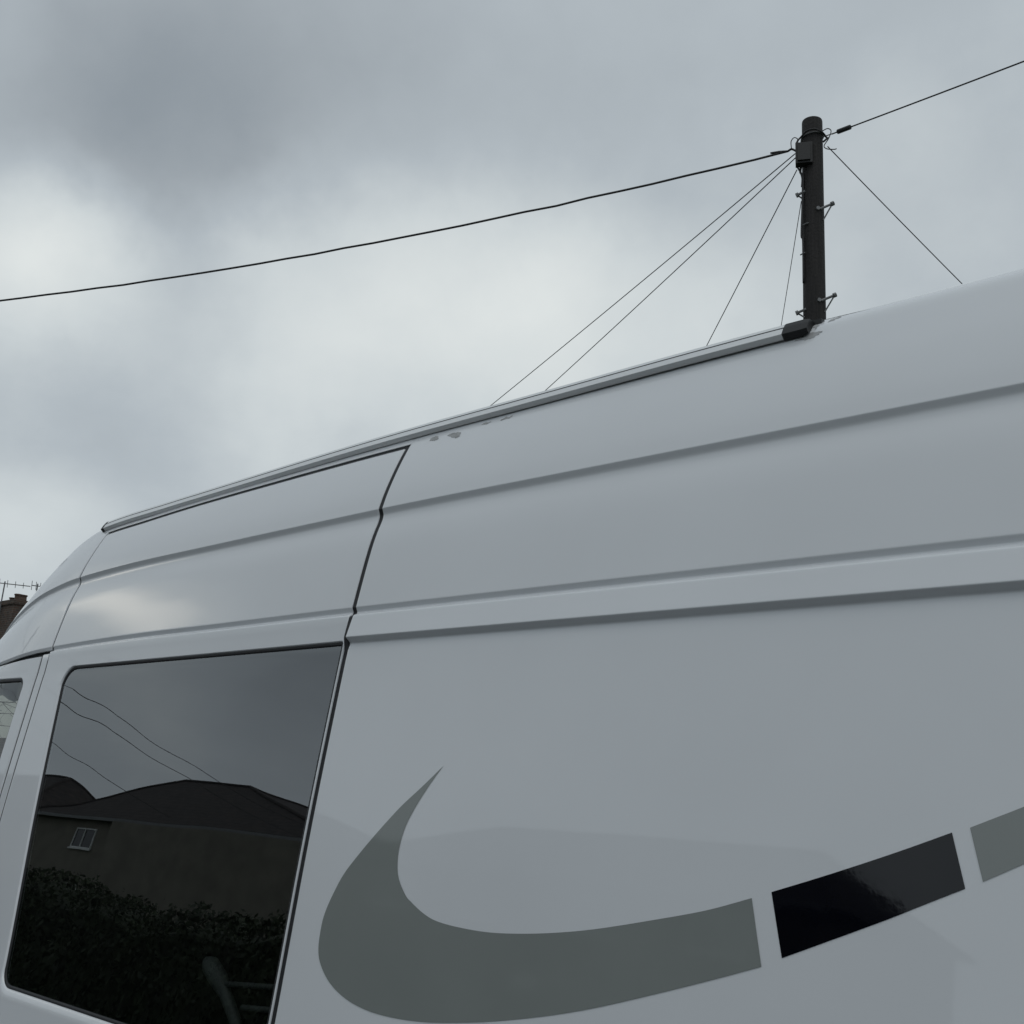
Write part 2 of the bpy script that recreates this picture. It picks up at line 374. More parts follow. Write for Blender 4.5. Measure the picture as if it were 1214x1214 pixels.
def _surf(X, z, d, far):
    y = lowy(z) if z <= .30 else lerp_table([(q[1], q[0]) for q in prof_cab], z)
    yy, zz = defo(X, y, z); yy += d
    return (X, (2 * CY - yy) if far else yy, zz + CAMH)
def ring_pair(mb, A, B, fA, fB, n=1, flip=False):
    rows = []
    for k in range(n + 1):
        t = k / n; rows.append([fA(a, b, t) for a, b in zip(A, B)] )
    for r in rows: r.append(r[0])
    mb.grid(rows, flip)
def window_set(parent_thing, skin_obj_parent, win, dx0, dx1, far, glass_mat, seal_w, lip):
    pass

def build_door(name, dx0, dx1, zc, win, prof_up, far=False, glass_mat='tint', seal_w=.010, thin_rear=False):
    S = lambda X, z, d=0: _surf(X, z, d, far)
    zb, zt, xf, xr, rads, tilt = win['zb'], win['zt'], win['xf'], win['xr'], win['r'], win.get('tilt', 0)
    def loop(inset):
        a = []; z1, z0 = zt - inset, zb + inset
        for cx, cz, r, a0, sx, sz in ((xf(z1) + inset, z1, rads[0], 180, 1, -1), (xr(z1) - inset, z1, rads[1], 90, -1, -1), (xr(z0) - inset, z0, rads[2], 0, -1, 1), (xf(z0) + inset, z0, rads[3], -90, 1, 1)):
            r = max(r - inset * .7, .003); ox, oz = cx + sx * r, cz + sz * r
            for k in range(9):
                an = R(a0 - 90 * k / 8); a.append([ox + r * math.cos(an), oz + r * math.sin(an)])
        for p in a:
            p[1] += tilt * (p[0] - dx1) * max(0, (p[1] - zb) / (zt - zb))
        out = []
        for i, p in enumerate(a):
            q = a[(i + 1) % len(a)]; n = 1 if i % 9 != 8 else 24
            out += [(p[0] + (q[0]-p[0]) * k / n, p[1] + (q[1]-p[1]) * k / n) for k in range(n)]
        return out
    O = loop(0)
    ea, eb = dx0, dx1
    xa, xb = dx0 + .010, dx1 - (.0012 if thin_rear else .010)
    zlo, zhi = -1.19, zc
    # outer rectangle points matched to the hole points: clamp each hole point outwards to the rectangle side it faces
    nC, nS = 8, 24; outer = []
    n = len(O); seg = [0, 8, 32, 40, 64, 72, 96, 104]
    cornersR = [(xa, zhi), (xb, zhi), (xb, zlo), (xa, zlo)]
    for i, p in enumerate(O):
        k = i // 32; j = i % 32
        if j == 0 and False: pass
        c0 = cornersR[k]
        if j <= 8:                               # a corner: half along one side, half along the next
            t = j / 8
            prev = O[(k * 32) % n]; nxt = O[(k * 32 + 8) % n]
            if k == 0: q = (xa, prev[1] + (zhi - prev[1]) * min(1, t * 2)) if t <= .5 else (xa + (nxt[0] - xa) * (t * 2 - 1), zhi)
            elif k == 1: q = (prev[0] + (xb - prev[0]) * min(1, t * 2), zhi) if t <= .5 else (xb, zhi + (nxt[1] - zhi) * (t * 2 - 1))
            elif k == 2: q = (xb, prev[1] + (zlo - prev[1]) * min(1, t * 2)) if t <= .5 else (xb + (nxt[0] - xb) * (t * 2 - 1), zlo)
            else: q = (prev[0] + (xa - prev[0]) * min(1, t * 2), zlo) if t <= .5 else (xa, zlo + (nxt[1] - zlo) * (t * 2 - 1))
        else:
            q = ((p[0], zhi), (xb, p[1]), (p[0], zlo), (xa, p[1]))[k]
        outer.append(q)
    mb = MB()
    def mixp(t): return [(a[0] + (b[0]-a[0]) * t, a[1] + (b[1]-a[1]) * t) for a, b in zip(outer, O)]
    rings = [mixp(t) for t in (0, .12, .25, .4, .55, .7, .82, .91, .97)]
    rows = [[S(*p) for p in r] for r in rings]
    rl = .003                                    # rolled lip into the hole
    I1 = loop(.0012); I2 = loop(.003)
    rows += [[S(p[0], p[1], 0) for p in O], [S(p[0], p[1], .0012) for p in I1], [S(p[0], p[1], .004) for p in I2], [S(p[0], p[1], .016) for p in I2]]
    for r in rows: r.append(r[0])
    mb.grid(rows, flip=not far)
    # door edges, front and rear (rolled)
    zs = [zlo + (zhi - zlo) * i / 40 for i in range(41)]
    for x, s, xi in ((ea, -1, xa), (eb, 1, xb)):
        if s == 1 and thin_rear: cols = [(xi, 0), (x - .0006, 0), (x - .0002, .0004), (x, .001), (x, .02)]
        else: cols = [(xi, 0)] + edge_cols(x, s)
        g = [[S(c[0], z, c[1]) for c in cols] for z in zs]
        mb.grid(g, flip=(s == 1) == far)
    skin = mb.build(name, 'paint', van, smooth=True, sharp=50)
    # seal and glass
    G = loop(seal_w); sb = MB()
    srows = [[S(p[0], p[1], .004) for p in loop(.0032)], [S(p[0], p[1], .0035) for p in loop(seal_w * .6)], [S(p[0], p[1], .0048) for p in G], [S(p[0], p[1], .011) for p in loop(seal_w + .0005)]]
    for r in srows: r.append(r[0])
    sb.grid(srows, flip=not far); sb.build('window_seal', 'seal', skin, smooth=True)
    gb = MB(); zz = [zb + seal_w * .6 + (zt + .004 - zb - seal_w * 1.0) * i / 36 for i in range(37)]
    # glass as a fine grid, clipped to the seal's inner loop by row spans
    grows = []
    Gp = G
    zmin, zmax = min(p[1] for p in Gp), max(p[1] for p in Gp)
    def xspan(z):
        xs = []
        for a, b in zip(Gp, Gp[1:] + Gp[:1]):
            if (a[1] - z) * (b[1] - z) < 0: xs.append(a[0] + (b[0]-a[0]) * (z - a[1]) / (b[1]-a[1]))
        return (min(xs), max(xs)) if len(xs) > 1 else None
    for i in range(61):
        z = zmin + 1e-4 + (zmax - zmin - 2e-4) * (.5 - .5 * math.cos(math.pi * i / 60))
        sp = xspan(z)
        if sp: grows.append([S(sp[0] + (sp[1]-sp[0]) * k / 40, z, .0062) for k in range(41)])
    gb.grid(grows, flip=far); gb.build('window_pane', glass_mat, skin, smooth=True)
    return skin

SWIN = dict(zb=-.507, zt=.3225, xf=lambda z: -2.900 - .113 * (z + .5) / .75, xr=lambda z: -1.8145, r=(.055, .008, .03, .05), tilt=.0075)
sdoor = build_door('sliding_door', X_DF, X_SEAM_D, .340, SWIN, None, thin_rear=True, seal_w=.0105)
up_i = next(i for i, p in enumerate(prof_door) if p[1] > .3395)
pd = [(lerp_table([(q[1], q[0]) for q in prof_cab], .340), .340), (lerp_table([(q[1], q[0]) for q in prof_cab], .355), .355)] + [p for p in prof_door if p[1] > .37]
dtop = sweep('door_upper_skin', pd + [(1.6200, .7868), (1.634, .7865)], [(c, d) for c, d in edge_cols(X_DF, -1)[::-1]] + span(X_DF + .03, X_SEAM_D - .03, 34) + edge_cols(X_SEAM_D, 1), 'paint', sdoor)
sweep('roof_gutter', prof_gutter, span(X_DF - .01, X_SEAM_R + .06, 30), 'paint', van)
# cab door, pillar strip and the roof cap over the cab
CWIN = dict(zb=-.50, zt=.288, xf=lambda z: -4.35 - .25 * (.3 - z), xr=lambda z: -3.252, r=(.05, .035, .05, .08), tilt=-.002)
CWIN['xf'] = lambda z: -4.20 - .55 * (.3 - z)
build_door('cab_door', -4.95, -3.190, .362, CWIN, None, glass_mat='clear', seal_w=.012)
build_door('far_cab_door', -4.95, -3.190, .362, CWIN, None, far=True, glass_mat='clear', seal_w=.012)
pc = [p for p in prof_cab]
sweep('door_pillar', pc, [(c, d + .0012) for c, d in edge_cols(-3.1825, -1, .002)[::-1]] + [(-3.170, .0012)] + [(c, d + .0012) for c, d in edge_cols(-3.1475, 1, .002)], 'paint', van)
cap_cols = [(c, d) for c, d in span(-4.30, X_DF - .045, 40)] + edge_cols(X_DF - .0075, 1, .003)
cap = sweep('roof_cap', prof_cap, cap_cols, 'paint', van)
sweep('far_roof_cap', prof_cap, span(-4.30, -3.14, 30), 'paint', van, far=True)
# black rubber in the panel gaps
def strip(prof, x0, x1, depth):
    nn = normals2(prof); rows = []
    for (y, z), (ny, nz) in zip(prof, nn):
        row = []
        for X in (x0, x1):
            yy, zz = defo(X, y, z); row.append((X, yy + ny * depth, zz + nz * depth + CAMH))
        rows.append(row)
    return MB().grid(rows).build('gap_seal', 'seal', van, smooth=True)
strip([p for p in prof_rear if p[1] < .3] + [p for p in prof_door if .3 <= p[1] < .795], X_SEAM_D - .0005, X_SEAM_R + .0005, .0030)
strip([p for p in prof_cab if p[1] < .36], X_DF - .0078, X_DF + .0003, .0025)
strip([p for p in prof_door if p[1] > .386], X_DF - .0078, X_DF + .0003, .0028)
strip([p for p in prof_cab], -3.1905, -3.182, .0030)
rows = []
for z_, y_ in ((.774, 1.6195), (.7915, 1.6228), (.806, 1.632)):
    rows.append([(lambda q: (X, q[0], q[1] + CAMH))(defo(X, y_, z_)) for X, _ in span(X_DF, X_SEAM_R + .03, 30)])
MB().grid(rows).build('gap_seal', 'seal', van, smooth=True)
rows = []
for z_, y_ in ((.362, 1.5160), (.378, 1.5175), (.392, 1.5160)):
    rows.append([(lambda q: (X, q[0], q[1] + CAMH))(defo(X, y_, z_)) for X, _ in span(-4.5, X_DF + .0, 30)])
MB().grid(rows).build('gap_seal', 'seal', van, smooth=True)
# roof skin over the load bay, dark lining inside, rear doors
rows = []
for i in range(25):
    y_ = 1.97 + (2 * CY - 2 * 1.97) * i / 24; z_ = .9315 + .02 * math.sin(math.pi * i / 24)
    rows.append([(X, y_, z_ + CAMH + smooth_table(DR, X)) for X, _ in span(-3.16, X_REAR, 30)])
MB().grid(rows).build('roof', 'paint', van, smooth=True)
ln = MB()
ln.add([(-3.10, 3.26, -1.1 + CAMH), (2.25, 3.26, -1.1 + CAMH), (2.25, 3.26, .76 + CAMH), (-3.10, 3.26, .70 + CAMH)], [(0, 1, 2, 3)])
ln.add([(-3.10, 1.66, .70 + CAMH), (2.25, 1.66, .76 + CAMH), (2.25, 3.26, .76 + CAMH), (-3.10, 3.26, .70 + CAMH)], [(0, 1, 2, 3)])
ln.add([(-3.10, 1.5, -1.1 + CAMH), (2.25, 1.5, -1.1 + CAMH), (2.25, 3.26, -1.1 + CAMH), (-3.10, 3.26, -1.1 + CAMH)], [(0, 1, 2, 3)])
ln.add([(-3.09, 1.385, -1.1 + CAMH), (-3.09, 3.4, -1.1 + CAMH), (-3.09, 3.4, .70 + CAMH), (-3.09, 1.62, .70 + CAMH), (-3.09, 1.51, .30 + CAMH), (-3.09, 1.46, -.05 + CAMH), (-3.09, 1.42, -.45 + CAMH)], [(0, 1, 2, 3, 4, 5, 6)])
ln.build('load_bay_lining', 'liner', van)
rdv = [(X_REAR, y, z + CAMH) for y, z in prof_rear[::4]]; rdv += [(X_REAR, 2 * CY - y, z + CAMH) for y, z in prof_rear[::4]][::-1]
MB().add(rdv, [tuple(range(len(rdv)))]).build('rear_door', 'paint', van)
# windscreen, bonnet, bumper, wheels
MB().add([(-4.28, 1.80, .30 + CAMH), (-4.28, 3.04, .30 + CAMH), (-5.05, 3.20, -.42 + CAMH), (-5.05, 1.64, -.42 + CAMH)], [(0, 1, 2, 3)]).build('windscreen', 'clear', van)
rows = []
for X, z, hw in ((-4.9, -.40, .95), (-5.05, -.44, .93), (-5.3, -.55, .90), (-5.5, -.72, .86), (-5.58, -.92, .84), (-5.6, -1.22, .84)):
    rows.append([(X, CY + hw * math.sin(R(-90 + 180 * k / 12)), z + CAMH - .05 * (1 - math.cos(R(-90 + 180 * k / 12)))) for k in range(13)])
MB().grid(rows).build('bonnet', 'paint', van, smooth=True)
MB().box((-5.66, 1.50, .28), (-5.35, 3.34, .72)).build('bumper', 'plastic', van)
MB().box((-4.9, 1.46, .30), (2.3, 3.38, .42)).build('floor_pan', 'plastic', van)
for wx in (-4.35, 1.1):
    for wy in (1.50, 3.34):
        s = -1 if wy < CY else 1; t = MB(); pr = [(.20, -.10), (.31, -.115), (.345, -.09), (.35, 0), (.345, .09), (.31, .115), (.20, .10)]
        t.grid([[(wx + r * math.cos(a), wy + .02 - s * .0 + q, .35 + r * math.sin(a)) for a in [2 * math.pi * k / 28 for k in range(29)]] for r, q in pr])
        ty = t.build('wheel', 'tyre', van, smooth=True)
        rm = MB(); rm.grid([[(wx + r * math.cos(a), wy + .02 + s * q, .35 + r * math.sin(a)) for a in [2 * math.pi * k / 28 for k in range(29)]] for r, q in ((.205, .09), (.19, .06), (.12, .05), (.08, .09), (.001, .09))])
        rm.build('rim', 'steel', ty, smooth=True)
# grab handle with two rails just inside the tinted window
gh = MB()
gp = lambda X, z, y=1.54: (X, y, z + CAMH)
gh.tube([gp(-2.232, -.368), gp(-2.215, -.374), gp(-2.178, -.398), gp(-2.145, -.425), gp(-2.10, -.47), gp(-2.06, -.53), gp(-2.03, -.60)], [.010, .020, .021, .014, .013, .016, .018], 10)
gh.build('grab_handle', 'handle', van, smooth=True)
for a, b in ((gp(-2.15, -.405), gp(-1.98, -.388)), (gp(-2.08, -.442), gp(-1.98, -.432))):
    MB().tube([a, b], .006, 8).build('rail', 'handle', van, smooth=True)
# vinyl stripes on the side (van coordinates: along, height)
SW = [(-1.4544, 0.0683), (-1.5032, 0.0273), (-1.5495, -0.0096), (-1.601, -0.0588), (-1.6406, -0.1002), (-1.6738, -0.1391), (-1.6938, -0.176), (-1.7067, -0.2077), (-1.7113, -0.2349), (-1.7086, -0.2738), (-1.6937, -0.3007), (-1.66, -0.3269), (-1.612, -0.3457), (-1.5567, -0.3555), (-1.4986, -0.3577), (-1.4302, -0.3545), (-1.3661, -0.3468), (-1.3008, -0.336), (-1.2488, -0.3258), (-1.1657, -0.307), (-1.0873, -0.2862), (-1.0134, -0.2633), (-0.9204, -0.2322), (-0.8545, -0.2094), (-0.7906, -0.1865), (-0.8109, -0.1003), (-0.8839, -0.1241), (-0.9769, -0.1474), (-1.0767, -0.1704), (-1.1568, -0.1846), (-1.2306, -0.1941), (-1.2969, -0.199), (-1.3663, -0.1982), (-1.4159, -0.1938), (-1.4488, -0.1847), (-1.4802, -0.1706), (-1.4988, -0.1598), (-1.5208, -0.1362), (-1.5309, -0.113), (-1.534, -0.0817), (-1.5273, -0.0446), (-1.5116, -0.0117), (-1.4906, 0.0215), (-1.4688, 0.051)]
BL = [(-0.7812, -0.0896), (-0.7158, -0.0664), (-0.6512, -0.0424), (-0.5918, -0.0193), (-0.5348, 0.0041), (-0.5184, -0.0619), (-0.5701, -0.086), (-0.6182, -0.1088), (-0.6924, -0.1418), (-0.7609, -0.1719)]
G2 = [(-0.5124, 0.0112), (-0.48, 0.0254), (-0.448, 0.0395), (-0.3917, 0.0662), (-0.3376, 0.0932), (-0.3253, 0.037), (-0.3864, 0.0041), (-0.4492, -0.0277), (-0.4971, -0.0521)]
def spline(pts, sharp, n=5):
    out = []; L_ = len(pts)
    for i in range(L_):
        p0, p1, p2, p3 = (Vector(pts[(i + k) % L_]) for k in (-1, 0, 1, 2))
        if i in sharp: p0 = p1 * 2 - p2
        if (i + 1) % L_ in sharp: p3 = p2 * 2 - p1
        if i in sharp and (i + 1) % L_ in sharp: out.append(tuple(p1)); continue
        for k in range(n):
            t = k / n
            out.append(tuple(.5 * (2 * p1 + (p2 - p0) * t + (2 * p0 - 5 * p1 + 4 * p2 - p3) * t * t + (3 * p1 - p0 - 3 * p2 + p3) * t ** 3)))
    return out
def decal(name, pts, m, parent, surf=lowy, rows=ZROWS, lift=.0007, label=None, post=None):
    bm = bmesh.new(); bm.faces.new([bm.verts.new((p[0], 0, p[1])) for p in pts])
    for z in rows:
        if min(p[1] for p in pts) < z < max(p[1] for p in pts):
            bmesh.ops.bisect_plane(bm, geom=bm.verts[:] + bm.edges[:] + bm.faces[:], plane_co=(0, 0, z), plane_no=(0, 0, 1))
    bmesh.ops.triangulate(bm, faces=bm.faces[:])
    o0 = wloc(parent)
    for v in bm.verts:
        y_, z_ = surf(v.co.z) - lift, v.co.z
        if post: y_, z_ = post(v.co.x, y_, z_)
        v.co = Vector((v.co.x, y_, z_ + CAMH)) - o0
    bmesh.ops.recalc_face_normals(bm, faces=bm.faces[:])
    if sum(f.normal.y for f in bm.faces) > 0: bmesh.ops.reverse_faces(bm, faces=bm.faces[:])
    me = bpy.data.meshes.new(name); bm.to_mesh(me); bm.free(); me.materials.append(M[m])
    me.polygons.foreach_set('use_smooth', [True] * len(me.polygons))
    o = bpy.data.objects.new(name, me); col.objects.link(o); o.parent = parent
    if label: o['label'] = label
    return o
decal('vinyl_swoosh', spline(SW, (0, 24, 25)), 'vinyl_grey', van, label='grey hooked swoosh stripe with a pointed tip')
decal('vinyl_block', spline(BL, (0, 4, 5, 9)), 'vinyl_black', van, label='glossy navy black block of the stripe')
decal('vinyl_block', spline(G2, (0, 4, 5, 8)), 'vinyl_grey', van, label='grey block of the stripe')
# scuffed paint below the rail
SC = [[(-1.734, .800), (-1.728, .809), (-1.712, .811), (-1.702, .800), (-1.713, .794)], [(-1.677, .802), (-1.663, .807), (-1.636, .802), (-1.63, .789), (-1.642, .785)],
      [(-1.578, .812), (-1.567, .816), (-1.549, .812), (-1.563, .809)], [(-1.522, .810), (-1.51, .8165), (-1.488, .815), (-1.496, .808)],
      [(-.845, .824), (-.82, .829), (-.788, .826), (-.791, .819), (-.816, .813)], [(-.783, .847), (-.781, .858), (-.763, .857), (-.772, .849)], [(-.813, .843), (-.808, .849), (-.797, .843), (-.802, .835)]]
supy = lambda z: lerp_table([(q[1], q[0]) for q in prof_rear if q[1] > .64], z)
for s in SC:
    o = []
    for i, p in enumerate(s):
        q = s[(i + 1) % len(s)]
        for k in range(5):
            t = k / 5; j = .0 if k == 0 else .0022
            o.append((p[0] + (q[0]-p[0]) * t + rnd.uniform(-j, j) * 1.5, p[1] + (q[1]-p[1]) * t + rnd.uniform(-j, j)))
    up_ = -.007 if o[0][0] < -1.4 else 0
    decal('paint_scuff', [(p[0], p[1] + up_) for p in o], 'scuff', van, surf=supy, rows=[q[1] for q in prof_rear if q[1] > .64], lift=.0006, post=defo)
decal('paint_scuff', [(-3.43, .765), (-3.415, .772), (-3.40, .781), (-3.388, .787), (-3.386, .782), (-3.398, .773), (-3.41, .767)], 'scuff', van, surf=supy, rows=[q[1] for q in prof_rear if q[1] > .64], lift=.0015, post=defo)
# aluminium rail along the roof edge
RP = [(1.630, .8245), (1.6215, .8322), (1.6213, .8330), (1.6278, .8460), (1.6284, .8464), (1.6296, .8486), (1.6300, .8490), (1.6350, .8562), (1.650, .8580), (1.656, .846)]
def railpt(X, y, z): return (X, y, z + smooth_table(DR, X) + CAMH)
XR0, XR1 = -3.185, -.852
rows = [[railpt(X, y, z) for y, z in RP + RP[:1]] for X, _ in span(XR0, XR1, 60)]
rb = MB(); rb.grid(rows, flip=True); k_ = len(RP) + 1
rail = rb.build('awning_rail', 'alu', van, smooth=True, sharp=20)
MB().grid([[railpt(X, y, z) for y, z in ((1.6275, .8459), (1.6286, .8472), (1.6297, .8489))] for X, _ in span(XR0, XR1, 60)], flip=True).build('groove_strip', 'seal', rail)
MB().grid([[railpt(X, y, z) for y, z in ((1.629, .8243), (1.640, .8290), (1.652, .842))] for X, _ in span(XR0, XR1, 60)], flip=True).build('rail_gasket', 'seal', rail)
def endcap(x0, x1, grow, m):
    cy = sum(p[0] for p in RP) / len(RP); cz = sum(p[1] for p in RP) / len(RP); mb = MB(); rows = []
    for x, g in ((x0, grow * .9), (x0 + (x1-x0) * .08, grow), (x0 + (x1-x0) * .8, grow), (x1, grow * .82)):
        rows.append([railpt(x, cy + (y - cy) * g, cz + (z - cz) * g) for y, z in RP + RP[:1]])
    mb.grid(rows, flip=x1 > x0)
    n = len(RP); b = len(mb.v)
    mb.f.append(tuple(range(3 * (n + 1), 3 * (n + 1) + n))); mb.f.append(tuple(range(n)))
    return mb.build('end_cap', m, rail)
endcap(-.858, -.810, 1.08, 'plastic'); endcap(XR0 + .004, XR0 - .010, 1.12, 'plastic')
bb = MB(); bb.box((-.85, 1.652, .835 + CAMH), (-.796, 1.672, .8595 + CAMH)); bb.box((-.84, 1.672, .848 + CAMH), (-.81, 1.71, .8605 + CAMH))
bb.build('bracket', 'plastic', rail)

# ------------------------------------------------------------------ telegraph pole behind the van
PX, PY = -4.045, 8.262
RV = Vector((.898, .440, 0)); FV = Vector((.440, -.898, 0))     # across / towards the street
pole = empty('telegraph_pole', (PX, PY, .1))
tag(pole, 'dark wooden telegraph pole with climbing steps rising behind the van roof', 'telegraph pole')
zp = lambda py: 7.92 - (py - 145) * .00856
P3 = lambda r, fwd, z: Vector((PX, PY, z)) + RV * r + FV * fwd
pb = MB(); prs = [(0, .125), (2, .116), (5, .1005), (6.5, .0962), (7.6, .0935), (7.905, .0925), (7.915, .0905)]
pb.tube([(PX, PY, z + .0) for z, _ in prs], [r for _, r in prs], 28).build('shaft', 'wood', pole, smooth=True, sharp=40)
# fittings
jb = MB(); jb.box((-.075, -.03, -.105), (.075, .05, .105), Matrix((RV, FV, Vector((0, 0, 1)))).transposed(), P3(-.075, .085, zp(192)))
jb.box((-.055, .05, -.085), (.055, .068, .085), Matrix((RV, FV, Vector((0, 0, 1)))).transposed(), P3(-.075, .085, zp(192)))
jb.build('junction_box', 'plastic', pole)
def ringpts(z, r, a0=0, a1=360, n=24, tilt=0): return [P3(r * math.sin(R(a0 + (a1 - a0) * k / n)), r * math.cos(R(a0 + (a1 - a0) * k / n)), z + tilt * math.sin(R(a0 + (a1-a0) * k / n))) for k in range(n + 1)]
MB().tube(ringpts(zp(166), .1, tilt=.012), .0065, 6, False).build('cable_band', 'galv', pole, smooth=True)
def loopwire(pts, r, m='cable', nm='cable_loop'):
    v = [Vector(p) for p in pts]; out = []
    for i in range(len(v) - 1):
        p0, p1, p2, p3 = v[max(i-1, 0)], v[i], v[i+1], v[min(i+2, len(v)-1)]
        for k in range(6):
            t = k / 6; out.append(.5 * (2*p1 + (p2-p0)*t + (2*p0-5*p1+4*p2-p3)*t*t + (3*p1-p0-3*p2+p3)*t**3))
    out.append(v[-1]); return MB().tube(out, r, 6).build(nm, m, pole, smooth=True)
px = lambda x, y, f=.06: P3((x - 963.5 - (y - 145) * .008) / 128.5, f, zp(y))
loopwire([px(946, 178), px(947, 172), px(951, 167.5), px(957, 165, .11), px(966, 164, .12), px(975, 166, .08), px(980, 168.5, .02), px(981, 172), px(976, 177, .07)], .009)
loopwire([px(940, 181), px(939.5, 172), px(943, 167.5), px(947, 170), px(945, 175), px(948, 178)], .0045)
loopwire([px(975, 163), px(981, 160.5), px(985, 164), px(982, 173), px(977, 181), px(980, 185), px(988, 186.5), px(991, 186)], .0045)
loopwire([px(946, 203), px(949, 208), px(951, 213), px(952, 219), px(951.5, 228)], .008)
loopwire([px(951, 203), px(950, 210), px(953, 216), px(953, 226), px(952.5, 250), px(951.5, 285), px(953, 292), px(953.5, 340)], .011)
MB().tube([px(951.5, 183, .05), px(951.5, 172, .05)], [.016, .011], 8).build('cable_gland', 'plastic', pole, smooth=True)
def step(side, py, ln_):
    s = 1 if side else -1; mb = MB()
    a = P3(s * .06, .075, zp(py) - .0); b = P3(s * (.092 + ln_), .055, zp(py) + .055 if side else zp(py) + .0)
    if not side: a = P3(-.07, .06, zp(py) + .03)
    mb.tube([a, b], .012, 8); mb.tube([b + (b - a).normalized() * -.012, b + (b-a).normalized() * .012], .022, 8)
    mb.tube([b, P3(s * .085, .05, zp(py) - .10 if side else zp(py) - .045)], .007, 6)
    if side: mb.tube([P3(.04, .088, zp(py) - .0), P3(.045, .10, zp(py) - .0)], .018, 8)
    return mb.build('step', 'galv', pole, smooth=True, sharp=40)
step(1, 257, .075); step(1, 362, .08); step(0, 237, .045); step(0, 373, .055)
MB().tube([px(953, 274, .07), px(959, 273.5, .098)], .007, 6).build('peg', 'galv', pole)
MB().tube([px(950, 307, .05), px(955, 307, .09)], .006, 6).build('peg', 'galv', pole)

# second pole further along, on the other side of the road
P2 = (-33.0, -6.6)
pole2 = empty('telegraph_pole', (P2[0], P2[1], .1))
tag(pole2, 'slim telegraph pole across the road carrying wires towards the opposite houses', 'telegraph pole')
MB().tube([(P2[0], P2[1], 0.05), (P2[0], P2[1], 9.7), (P2[0], P2[1], 9.75)], [.14, .10, .09], 16).build('shaft', 'wood', pole2, smooth=True, sharp=40)
MB().box((P2[0] - .6, P2[1] - .18, 9.2), (P2[0] + .6, P2[1] - .10, 9.32)).build('cross_arm', 'wood', pole2)

# ------------------------------------------------------------------ wires
def wire(a, b, sag, r, label, m='drop', group=None, n=40, wob=0):
    a, b = Vector(a), Vector(b); pts = []
    for i in range(n + 1):
        t = i / n; p = a.lerp(b, t); p.z -= 4 * sag * t * (1 - t)
        if wob and 0 < i < n: p += Vector((rnd.uniform(-wob, wob), rnd.uniform(-wob, wob), rnd.uniform(-wob, wob)))
        pts.append(tuple(p))
    o = MB().tube(pts, r, 6).build('overhead_wire', m, None, smooth=True, origin=tuple(a))
    return tag(o, label, 'wire', group)
def viaray(az, el, h):                          # point on a sight line at height h
    d = (h - CAMH) / math.tan(R(el)); return Vector((d * math.sin(R(az)), d * math.cos(R(az)), h))
def extend(a, b, k): return a + (b - a) * k
ca = px(936, 181, .03); cb = viaray(-69.5, 21.9, 6.62)
wc = Vector((P2[0], P2[1], 8.9)); 
dirc = (cb - ca); tpar = .3
end = Vector((ca.x + dirc.x * 3.35, ca.y + dirc.y * 3.35, 8.9))
pole2.location.x, pole2.location.y = end.x, end.y
t_ = 1 / 3.35; sg = ((ca.z + (8.9 - ca.z) * t_) - cb.z) / (4 * t_ * (1 - t_))
wire(ca, end, sg, .0102, 'thick black overhead cable sagging from the pole away over the van front', 'cable', n=90, wob=.004)
MB().tube([ca + (end - ca).normalized() * .08 * k + Vector((0, 0, -.006 * k)) for k in range(3)], [.009, .013, .009], 8).build('cable_clamp', 'plastic', pole)
loopwire([ca, px(940, 180.5, .05), px(945, 184, .06)], .010)
wa = px(986, 163, .0); wb = viaray(-14.9, 35.5, 7.52)
wire(wa, extend(wa, wb, 12) + Vector((0, 0, .9)), .25, .0065, 'thin overhead wire with black sleeve leaving the pole above the van rear', 'cable')
d_ = (wb - wa).normalized()
MB().tube([wa + d_ * .06, wa + d_ * .065, wa + d_ * .20, wa + d_ * .205], [.006, .022, .022, .006], 8).build('cable_sleeve', 'plastic', pole, smooth=True, sharp=40)
MB().tube([px(976, 167, .02), wa + d_ * .07], .005, 6).build('tie_wire', 'galv', pole)
drops = [((944, 185), (-43.3, 20.9), 7.0, 3.4, 'upper of two long drop wires slanting from the junction box down behind the van'),
         ((944.5, 190), (-40.3, 21.9), 7.0, 3.4, 'lower of two long drop wires slanting from the junction box down behind the van'),
         ((946, 205), (-31.7, 24.3), 6.95, 6.0, 'single drop wire running steeply from under the junction box to the rail'),
         ((951, 243), (-27.8, 25.2), 6.8, 6.0, 'faint drop wire hanging close beside the pole shaft'),
         ((981, 180), (-18.5, 26.1), 6.95, 7.0, 'drop wire slanting from the pole away from its junction box side')]
for (x, y), (az, el), h, k, lb in drops:
    a = px(x, y, .03); b = viaray(az, el, h); e = extend(a, b, k)
    e.z = a.z + (b.z - a.z) * k * .8; t_ = 1 / k; s_ = ((a.z + (e.z - a.z) * t_) - b.z) / (4 * t_ * (1 - t_))
    wire(a, e, max(s_, -.2), .0052 if 'faint' not in lb else .0035, lb)

